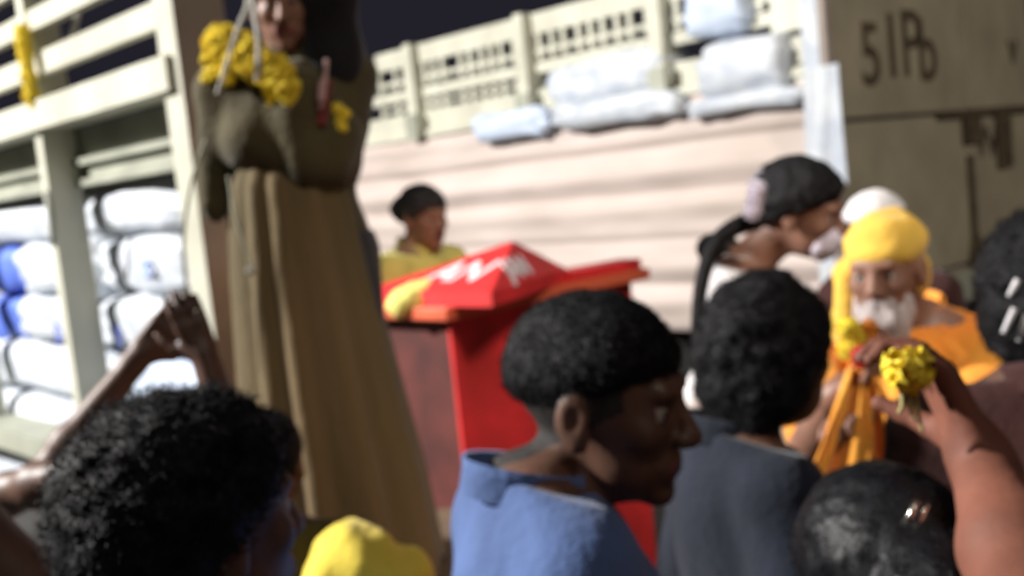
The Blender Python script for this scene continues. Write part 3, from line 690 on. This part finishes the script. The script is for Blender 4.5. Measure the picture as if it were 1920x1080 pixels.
# ===== E: white shirted person with cap behind J
armE = {'L': (W(1335, 740, 2.62), W(1262, 830, 2.45), (-.2, -.3, -.8), (0, -1, .1), .6)}
pE = person('person in white shirt with black hair and lavender head band, behind the slate shirt', W(1502, 395, 2.85), (.85, -.35), head=(-.1, .35, .1), hf=.15, arms=armE, skin=M_SK2, shirt=M_WSH, hair='none', h=.0075, seed=4, sleeve=1.0)
k = pE['k']
I = pE; ho_, _ = I['hairmesh']('hair', I['skull']+[ell(I['HPx'](0, -.03, .01), (.076*k, .085*k, .085*k), .02, I['R'])], .017, M_HAIR, (0.72, -.012), .005, 40)
sdfobj('head_band', [ell(I['HPx'](-.02, -.105, .02), (.070*k, .035*k, .065*k), .02, I['R'])], M_LAVG, ho_, .006, .004, .005, 40, 4)
# dark neck scarf and mask
sdfobj('scarf', [cap(I['v'](-.09, -.07, 1.49), I['v'](.06, -.07, 1.52), .042, .042, .03), cap(I['v'](-.10, -.02, 1.46), I['v'](-.08, -.07, 1.49), .035, .042, .03)], M_BLACK, I['root'], .008, 0, .008, 18, 4)
sdfobj('face_mask', [ell(I['HPx'](0, .072, -.062), (.050*k, .040*k, .042*k), .02, I['R']), ell(I['HPx'](0, .095, -.045), (.024*k, .022*k, .022*k), .02, I['R'])], M_LAV, I['root'], .005, .004, .002, 60, 4)
flowers('white_hair_flower', [W(1416, 375, 2.68), W(1412, 396, 2.68), W(1420, 356, 2.68)], .022, M_LAV, 'lavender white flowers worn behind the head band of the white shirted person', 'flowers')
bm = bmesh.new(); tube(bm, curve_pts([W(1420, 412, 2.74), W(1375, 428, 2.72), W(1338, 462, 2.70), W(1316, 530, 2.68), W(1308, 610, 2.66), W(1312, 700, 2.66), W(1330, 760, 2.66)], 30), .026, r1=.012)
so_ = bmobj('hair_plait', bm, M_HAIR, None, smooth=True); so_.parent = pE['root']; so_.matrix_parent_inverse = (Matrix.Translation(pE['base']) @ pE['Rw'].to_4x4()).inverted()
# ===== lectern man
pM = person('person in lemon yellow shirt with hair knotted at the back, behind the red booth', W(795, 408, 4.55), (.75, -.66), head=(-.1, .15, 0), skin=M_SK3, shirt=M_LEM, hair='bun', hairm=M_HAIR2, h=.0085, seed=6, sleeve=.4)
# ===== F: elder with white beard and saffron robe
arF = {'L': (W(1790, 830, 2.05), W(1672, 790, 1.92), (-.9, -.3, .25), (0, -.4, -1), .8), 'R': (W(1520, 840, 2.10), W(1575, 735, 1.95), (.6, -.2, .5), (0, -.3, 1), .8)}
pF = person('bearded elder in saffron robe and yellow head cloth, in front of the drab truck', W(1660, 508, 2.22), (-.62, -.78), head=(.05, .10, 0), hf=.10, arms=arF, skin=M_SK2, shirt=M_ORANGE, hair='none', hairm=M_GREYH, h=.0075, hs=.94, seed=7, sleeve=.4, shirt_len=.0)
I = pF; k = I['k']
sdfobj('beard', [ell(I['HPx'](0, .070, -.10), (.058*k, .046*k, .056*k), .02, I['R']), ell(I['HPx'](0, .072, -.155), (.048*k, .042*k, .070*k), .03, I['R']), ell(I['HPx'](.045, .035, -.07), (.02*k, .03*k, .04*k), .02, I['R']), ell(I['HPx'](-.045, .035, -.07), (.02*k, .03*k, .04*k), .02, I['R']),
                cap(I['HPx'](-.03, .093, -.052), I['HPx'](.03, .093, -.052), .009*k, .009*k, .01)], M_BEARD, I['root'], .0055, 0, .007, 70, 7, st=(1, 1, .4))
# yellow cloth wrapped down the left of his head and over the shoulder
sdfobj('head_cloth', [ell(I['HPx'](.0, -.02, .055), (.088*k, .107*k, .083*k), .02, I['R']), ell(I['HPx'](.0, -.075, -.02), (.075*k, .05*k, .09*k), .03, I['R']), cap(I['HPx'](.085, .0, .0), I['HPx'](.095, .03, -.13), .030*k, .030*k, .03), cap(I['HPx'](.095, .03, -.13), I['HPx'](.03, .10, -.17), .028*k, .022*k, .03)], M_TURM, I['root'], .006, 0, .006, 30, 9)
# saffron robe: pleated skirt hanging from the chest
def pleated(name, rings, m, parent, pleats=14, amp=.02, n=140, seed=0, amp0=.2):
    vs, fs = [], []
    for j, (c, rx, ry, ang) in enumerate(rings):
        u = j/(len(rings)-1); A_ = amp*(amp0+(1-amp0)*u)
        for i in range(n):
            t = 2*math.pi*i/n; w_ = math.sin(pleats*t+seed+1.5*math.sin(2*t+seed)+.5*u)+.45*math.sin(pleats*1.7*t+2*seed)
            r_ = 1+A_*w_/max(rx, .05); x, y = rx*r_*math.cos(t), ry*r_*math.sin(t)
            vs.append((c[0]+x*math.cos(ang)-y*math.sin(ang), c[1]+x*math.sin(ang)+y*math.cos(ang), c[2]))
    for j in range(len(rings)-1):
        for i in range(n): fs.append((j*n+i, j*n+(i+1) % n, (j+1)*n+(i+1) % n, (j+1)*n+i))
    o = meshobj(name, vs, fs, m, parent, smooth=True); md = o.modifiers.new('thickness', 'SOLIDIFY'); md.thickness = .004
    return o
def ringset(pts, n=26):
    out = []
    zs = np.linspace(pts[0][0][2], pts[-1][0][2], n); Z = [p[0][2] for p in pts][::-1]
    f = lambda q: [float(np.interp(z, Z, q[::-1])) for z in zs]
    cx, cy, rx, ry = f([p[0][0] for p in pts]), f([p[0][1] for p in pts]), f([p[1] for p in pts]), f([p[2] for p in pts])
    return [((cx[i], cy[i], zs[i]), rx[i], ry[i], 0) for i in range(n)]
sF = I['s']
pleated('robe', ringset([((0, 0, 1.46*sF), .085*sF, .075*sF), ((0, 0, 1.40*sF), .19*sF, .12*sF), ((0, .01, 1.2*sF), .20*sF, .16*sF), ((0, .02, .9*sF), .25*sF, .21*sF), ((0, .02, .15), .30*sF, .26*sF)]), M_ORANGE, I['root'], 15, .022, seed=2)
pN = person('person with white skullcap and dark face, looking over the elder with yellow head cloth', W(1640, 440, 3.35), (-.75, -.66), head=(0, .25, 0), skin=M_SK1, shirt=M_MAROON, hair='buzz', h=.009, seed=17)
I = pN; k = I['k']; I['hairmesh']('skullcap', I['skull'], .020, M_WSH, (0.15, .045), .002, 30)
# ===== G: woman bottom right, black hair with clips
pG = person('person with glossy black hair in a bun with metal clips, at lower right', W(1655, 1100, 1.08), (-.15, .98), head=(0, .1, 0), skin=M_SK2, shirt=M_BLACK, hair='bun', hairm=M_HAIRG, h=.0075, seed=8, hs=1.14, slim=.92)
I = pG; k = I['k']
bm = bmesh.new()
def clip_at(px, py, dx, dy, D, r=.0032):
    p = W(px, py, D); q = W(px+dx, py+dy, D); tube(bm, [p, (p+q)/2+Vector((0, -.003, 0)), q], r)
# place the clips on the hair surface, seen from the camera
def hit_depth(px, py, I_, rad):
    d = rayd(px, py); o = Vector((0, 0, CAMZ)); c = Vector(I_['base'])+I_['Rw']@Vector(tuple(I_['HPx'](0, -.014, .036)))
    d2 = d.normalized(); b = (c-o).dot(d2); q = (c-o-d2*b).length
    return (b-math.sqrt(max(0, rad**2-q*q)))*d2.y
dG = hit_depth(1710, 950, I, .118*1.14)-.012
clip_at(1694, 985, 24, -46, dG-.006); clip_at(1712, 992, 24, -46, dG-.006)
co = bmobj('hair_clip', bm, M_METAL, None, smooth=True); co.parent = I['root']; co.matrix_parent_inverse = (Matrix.Translation(I['base']) @ I['Rw'].to_4x4()).inverted()
# ===== H, I: right edge
pH = person('person in dark maroon with black hair, near the right edge below the drab truck', W(1862, 672, 2.5), (.2, .98), skin=M_SK1, shirt=M_MAROON, hair='full', h=.009, seed=9)
pI = person('person with black hair and white ribbons, cut off by the right edge', W(1955, 560, 1.62), (.3, .95), skin=M_SK1, shirt=M_MAROON, hair='full', h=.009, seed=10)
bm = bmesh.new()
for a, b in (((1893, 556), (1908, 524)), ((1882, 625), (1902, 578)), ((1912, 640), (1924, 590))):
    p, q = W(*a, 1.49), W(*b, 1.49); tube(bm, [p, (p+q)/2, q], .0045)
ro = bmobj('hair_ribbon', bm, M_WSH, pI['root'], smooth=True); ro.matrix_parent_inverse = (Matrix.Translation(pI['base']) @ pI['Rw'].to_4x4()).inverted()
# ===== child with yellow headscarf
pY = person('small person with yellow headscarf low between the curly head and the blue shirt', W(668, 1090, 1.85), (-.5, .85), head=(0, .05, 0), skin=M_SK2, shirt=M_KHAKI, hair='none', h=.009, seed=11, slim=.95)
I = pY; k = I['k']
sdfobj('headscarf', I['skull']+[ell(I['HPx'](0, -.05, -.01), (.135*k, .08*k, .058*k), .04, I['R'])], M_YEL, I['root'], .006, .024, .012, 22, 5, cutfn=lambda P: (.020*np.sin(((P-I['hcl'])@I['R'])[..., 0]*55)-.020+.35*((P-I['hcl'])@I['R'])[..., 1]-((P-I['hcl'])@I['R'])[..., 2]))
# ===== B: person at far left reaching with both arms
e1, w1 = W(75, 905, 2.08), W(262, 668, 2.16); e2, w2 = W(20, 925, 1.85), W(215, 868, 1.72)
fd = W(350, 575, 2.18)-w1
arB = {'L': (e1, w1, tuple(fd), (0.2, .9, .3), .25, -1), 'R': (e2, w2, (1, -.1, .3), (0, .3, -1), .5)}
pB = person('person reaching both arms towards the sacks, body outside the left edge', W(-210, 830, 2.02), (.75, .66), arms=arB, skin=M_SK1, shirt=M_PALE, hair='short', h=.0065, seed=12, sleeve=.3)
# ===== L: hidden person with raised forearm behind the curly head
e3, w3 = W(425, 800, 1.98), W(385, 672, 2.0)
arL = {'L': (e3, w3, tuple(W(338, 562, 2.0)-w3), (-.3, .9, 0), .2, 1)}
pL_ = person('person mostly hidden behind the curly head, holding up one hand', W(498, 872, 2.02), (.1, .99), arms=arL, skin=M_SK1, shirt=M_OLIVEC, hair='short', h=.007, seed=13, sleeve=.4)
# ===== K: raised arm with flower, foreground right
eK, wK = W(1935, 1120, .84), W(1838, 862, 1.0)
arK = {'L': (eK, wK, tuple(W(1755, 700, 1.03)-wK), (-.95, .05, -.2), 1.0, -1)}
pK = person('person holding up a yellow marigold, only the raised bare arm in frame at right', W(2330, 760, .62), (-.35, .93), arms=arK, skin=M_SK4, shirt=M_MAROON, hair='short', h=.006, seed=14, sleeve=.3)
fc_ = W(1700, 694, .985)
fk = flowers('marigold', [fc_], .026, M_MARI, 'single yellow marigold held up in a raised hand at right', 'flower')
bm = bmesh.new()
for a, b, c_ in (((1690, 725), (1692, 760), (1684, 775)), ((1712, 730), (1722, 775), (1730, 812)), ((1703, 728), (1706, 760), (1716, 790))):
    tube(bm, curve_pts([W(*a, .985), W(*b, .98), W(*c_, .98)], 8), .003, r1=.0015)
so = bmobj('stem', bm, M_STEM, fk, smooth=True)
# ===== R: robed figure on a platform
stg = thing('platform', 'low wooden platform under the robed figure, hidden by the crowd', 'platform', (-.45, 3.15, 0))
bm = bmesh.new()
for i in range(6): box(bm, -.6, .28, -.45+i*.15, -.455+(i+1)*.15, .70, .74)
bmobj('deck', bm, M_WOOD, stg, bevel=.004)
for x in (-.55, .22):
    for y in (-.40, .40): boxobj('leg', (x-.04, x+.04, y-.04, y+.04, 0, .699), M_WOOD, stg)
hR = W(528, 8, 3.02); 
elL = W(655, 330, 2.98); wrL = W(600, 420, 2.80)
arR = {'R': (W(425, 310, 3.04), W(480, 450, 3.06), (.2, -.1, -1), (1, 0, 0), .4), 'L': (W(635, 310, 3.04), W(590, 450, 3.06), (-.2, 0, -1), (-1, 0, 0), .5)}
pR = person('tall robed figure in olive shawl and khaki robe, head cut off by the top edge', hR, (.15, -.99), floor=.74, head=(0, .25, 0), arms=arR, skin=M_SK2, shirt=M_OLIVEC, hair='full', h=.0085, seed=15, sleeve=1.0, slim=.95)
I = pR; s_ = I['s']
def loc_(px, py, D): return tuple(I['toL'](W(px, py, D)))
# khaki robe
def edge_ring(y, xl, xr_, D=3.02, dep=.17):
    a, b = W(xl, y, D), W(xr_, y, D); c = (a+b)/2; l = I['toL'](c); return ((l[0], l[1], l[2]), (b-a).length/2, dep)
rr = [edge_ring(240, 470, 610, dep=.07), edge_ring(300, 445, 640, dep=.11), edge_ring(350, 433, 652, dep=.135), edge_ring(500, 438, 688, dep=.16), edge_ring(700, 452, 738, dep=.19), edge_ring(900, 470, 792, dep=.22), edge_ring(1080, 482, 830, dep=.25)]
pleated('robe', ringset(rr, 34), M_KHAKI, I['root'], 11, .014, seed=4, amp0=.3)
# olive shawl over the shoulders
Ps = lambda px, py, D: I['toL'](W(px, py, D))
sdfobj('shawl', [cap(Ps(420, 165, 3.02), Ps(560, 205, 2.97), .085, .10, .06), cap(Ps(560, 205, 2.97), Ps(640, 262, 3.0), .10, .068, .06), cap(Ps(480, 262, 2.95), Ps(590, 295, 2.95), .095, .088, .06), cap(Ps(440, 250, 3.0), Ps(455, 330, 3.0), .05, .045, .05), cap(Ps(635, 250, 3.0), Ps(612, 350, 3.0), .055, .035, .05), cap(Ps(408, 180, 3.0), Ps(398, 380, 2.98), .052, .045, .04),
                 cap(Ps(500, 200, 3.08), Ps(540, 320, 3.08), .12, .12, .05)], M_OLIVEC, I['root'], .009, 0, .018, 13, 3, st=(1.3, 1, .35))
# dark head cover falling on the left shoulder
sdfobj('head_cover', [cap(Ps(610, -20, 3.02), Ps(625, 110, 3.06), .085, .085, .05), cap(Ps(625, 110, 3.06), Ps(650, 195, 3.06), .08, .04, .05), cap(Ps(610, -20, 3.02), Ps(560, -90, 3.02), .08, .1, .05)], M_BLACK, I['root'], .009, 0, .010, 16, 8, st=(1, 1, .4))
# yellow garland laid over the shoulders
cs = []
path = curve_pts([W(388, 100, 2.93), W(425, 78, 2.90), W(470, 100, 2.88), W(520, 135, 2.87), W(548, 160, 2.87)], 14)
for i, p in enumerate(path):
    for j in range(6 if i < 11 else 5):
        cs.append(p+Vector((random.uniform(-.008, .008), random.uniform(-.01, .02), .034-j*.019+random.uniform(-.006, .006))))
for (px, py) in ((420, 135), (428, 150), (500, 158), (505, 175), (512, 190)): cs.append(W(px, py, 2.89))
flowers('marigold_garland', cs, .019, M_MARI, 'thick yellow marigold garland draped on the robed figure near the top edge', 'garland')
cs = [W(635+random.uniform(-6, 10), y, 2.91) for y in (205, 214, 223, 232, 240)]
flowers('marigold_bunch', cs, .019, M_MARI, 'small bunch of yellow marigolds on the robed figure\'s right-hand shoulder', 'flowers')
# red ribbon
sheet('red_ribbon', [W(594, 160, 2.90), W(622, 150, 2.90), W(612, 235, 2.88), W(596, 235, 2.88)], M_REDR, 'dark red ribbon with pale stripe hanging beside the garland', 'ribbon', .006, 1.2, Vector((0, -1, 0)), 12, 16, .003)
bm = bmesh.new(); tube(bm, curve_pts([W(612, 112, 2.885), W(608, 165, 2.875), W(600, 205, 2.87)], 8), .006, r1=.005); tube(bm, curve_pts([W(606, 150, 2.872), W(602, 190, 2.872)], 6), .011)
props(bmobj('cord', bm, cloth('pale_pink_cord', (0.62, .40, .38)), None, smooth=True), 'pale pink cord lying on the dark red ribbon', 'cord')
# ropes
def rope(ctrl, r, label, m=M_ROPE):
    bm = bmesh.new(); pts = curve_pts([W(*c) for c in ctrl], 26); tube(bm, pts, r)
    props(bmobj('rope', bm, m, None, smooth=True), label, 'rope')
rope([(462, -60, 2.78), (466, 0, 2.78), (444, 60, 2.78), (416, 150, 2.78), (408, 175, 2.80)], .0055, 'thin white rope slanting left across the yellow garland')
rope([(474, -60, 2.76), (478, 20, 2.76), (486, 80, 2.76), (483, 150, 2.79)], .008, 'thicker white rope hanging straight in front of the yellow garland')
rope([(150, 5, 5.2), (140, 50, 5.2), (124, 96, 5.2)], .014, 'short white rope tied to the rails of the left truck')
rope([(386, 262, 2.86), (360, 340, 2.86), (344, 440, 2.86), (350, 540, 2.86), (372, 640, 2.86)], .005, 'dull olive rope curving down beside the corner post', M_PALE)
rope([(428, 330, 2.80), (440, 400, 2.78), (462, 470, 2.78), (470, 500, 2.78)], .0035, 'thin tan cord hanging down the front of the robe', M_PALE)
flowers('white_blossom', [W(470, 508, 2.77)], .013, M_ROPE, 'tiny white blossom at the end of the tan cord on the robe', 'flower')
cs = [PL.P0+SD*(s_p1+.10)+TD*(-.05)+ZD*z for z in np.linspace(S(90, 185)[1], S(90, 45)[1], 13)]
flowers('marigold_garland', cs, .036, M_MARI, 'string of dull yellow marigolds hanging on the left truck\'s thin post', 'garland')

# ===== red booth
bth = thing('donation_booth', 'red booth with peaked top and white letters, in front of the pink truck', 'booth')
D0 = 3.75
ncz = W(843, 600, D0); near = Vector((ncz.x, ncz.y, 0)); zR = W(843, 597, D0).z
lft = W(722, 600, D0+.28); lft.z = 0; dl = (lft-near); rd = Vector((-dl.y, dl.x, 0)).normalized(); rd = rd if rd.x > 0 else -rd
wR = .95; farR = near+rd*wR; dlu = dl.normalized(); dL_ = dl.length+.12
print('booth', near, lft, rd, zR)
def bbox_local(a0, a1, b0, b1, z0, z1, bm):
    mt = Matrix(((rd.x, dlu.x, 0, near.x), (rd.y, dlu.y, 0, near.y), (0, 0, 1, 0), (0, 0, 0, 1))); 
    box(bm, a0, a1, b0, b1, z0, z1, mt)
def bpart(name, m, specs, bevel=.005):
    bm = bmesh.new()
    for s_ in specs: bbox_local(*s_, bm)
    bmesh.ops.recalc_face_normals(bm, faces=bm.faces)
    return bmobj(name, bm, m, bth, bevel=bevel)
bpart('front_board', M_RED, [(0, wR, 0, .02, .05, zR)])
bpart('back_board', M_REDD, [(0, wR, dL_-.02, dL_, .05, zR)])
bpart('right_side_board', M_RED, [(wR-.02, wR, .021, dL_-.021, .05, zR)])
bpart('left_side_board', M_REDD, [(.012, .032, .021, dL_-.021, .05, zR)])  # left face coloured darker than the front to stand for its shade
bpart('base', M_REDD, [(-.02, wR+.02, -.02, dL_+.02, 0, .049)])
bpart('top_slab', M_ORED, [(-.06, wR+.05, -.06, dL_+.05, zR+.001, zR+.045)])
# peaked top: four corner points taken where they stand
zE = zR+.046
apx = W(962, 452, 3.95); c1 = W(925, 588, 3.55); c1.z = zE
cL = near+dlu*dL_*.9-rd*.05; cL.z = zE; cR = near+rd*(wR*.62); cR.z = zE; cBk = near+rd*wR*.55+dlu*dL_*.9; cBk.z = zE
vs = [c1, cR, cBk, cL, apx]
lift = Vector((0, 0, .05)); vt = [p.copy() for p in vs[:4]]
V_ = [tuple(p) for p in vt]+[tuple(p+lift) for p in vt]+[tuple(apx)]
pk = meshobj('peaked_top', V_, [(0, 1, 5, 4), (1, 2, 6, 5), (2, 3, 7, 6), (3, 0, 4, 7), (4, 5, 8), (5, 6, 8), (6, 7, 8), (7, 4, 8), (3, 2, 1, 0)], M_RED, bth)
def facetext(a, b, c, txt, size, u, v_, shear=0):
    """letters on triangle a-b (eave) to apex c"""
    ex = (b-a).normalized(); mid = a.lerp(b, u); ey = (c-(a+b)/2); ey = (ey-ex*ey.dot(ex)); hgt = ey.length; ey.normalize(); n = ex.cross(ey)
    if n.y > 0: n = -n
    p = mid+ey*hgt*v_+n*.004
    ex2 = ex if ex.x > 0 else -ex; n2 = ex2.cross(ey)
    T = Matrix(((ex2.x, ey.x, n2.x, p.x), (ex2.y, ey.y, n2.y, p.y), (ex2.z, ey.z, n2.z, p.z), (0, 0, 0, 1)))
    return text_mesh('lettering', txt, size, T, M_LETW, bth, .002, shear, .004)
facetext(cL+lift, c1+lift, apx, 'AN', .19, .60, .36, .2)
facetext(c1+lift, cR+lift, apx, 'JAN', .11, .42, .34)
bpart('side_fin', M_RED, [(wR*.62, wR+.05, -.02, .10, zR+.046, zR+.085)])
# lemon cloth lying on the booth corner
props(sdfobj('cloth_bundle', [ell(W(775, 560, 3.86), (.085, .07, .05), .03), ell(W(800, 545, 3.9), (.06, .06, .05), .03), ell(W(750, 578, 3.85), (.04, .04, .035), .03)], M_LEM, None, .007, 0, .014, 22, 3), 'lemon yellow cloth bundle lying on the left corner of the red booth', 'cloth')
# flowers in the elder's hands
cs = [W(1600+random.uniform(-16, 10), 640+random.uniform(-28, 18), 1.90) for _ in range(11)]
bq = thing('bouquet', 'small bouquet of orange and yellow flowers with a red bloom, in the elder\'s hand', 'bouquet', W(1605, 650, 1.90))
fo = flowers('yellow_blooms', [c-Vector(bq.location) for c in cs], .017, M_MARI, None, None, bq)
fo = flowers('orange_blooms', [W(1622+random.uniform(-6, 12), 635+random.uniform(-25, 15), 1.90)-Vector(bq.location) for _ in range(6)], .016, M_MARO, None, None, bq)
fo = flowers('red_bloom', [W(1612, 664, 1.87)-Vector(bq.location), W(1616, 675, 1.87)-Vector(bq.location)], .016, M_REDF, None, None, bq)
# a saffron scarf falling from the hands in folds
sheet('saffron_scarf', [W(1592, 690, 1.90), W(1632, 690, 1.90), W(1765, 930, 1.80), W(1478, 965, 1.82)], M_ORANGE, 'saffron and yellow scarf hanging in folds below the bouquet', 'scarf', .022, 2.4, Vector((0, -1, 0)), 60, 30)
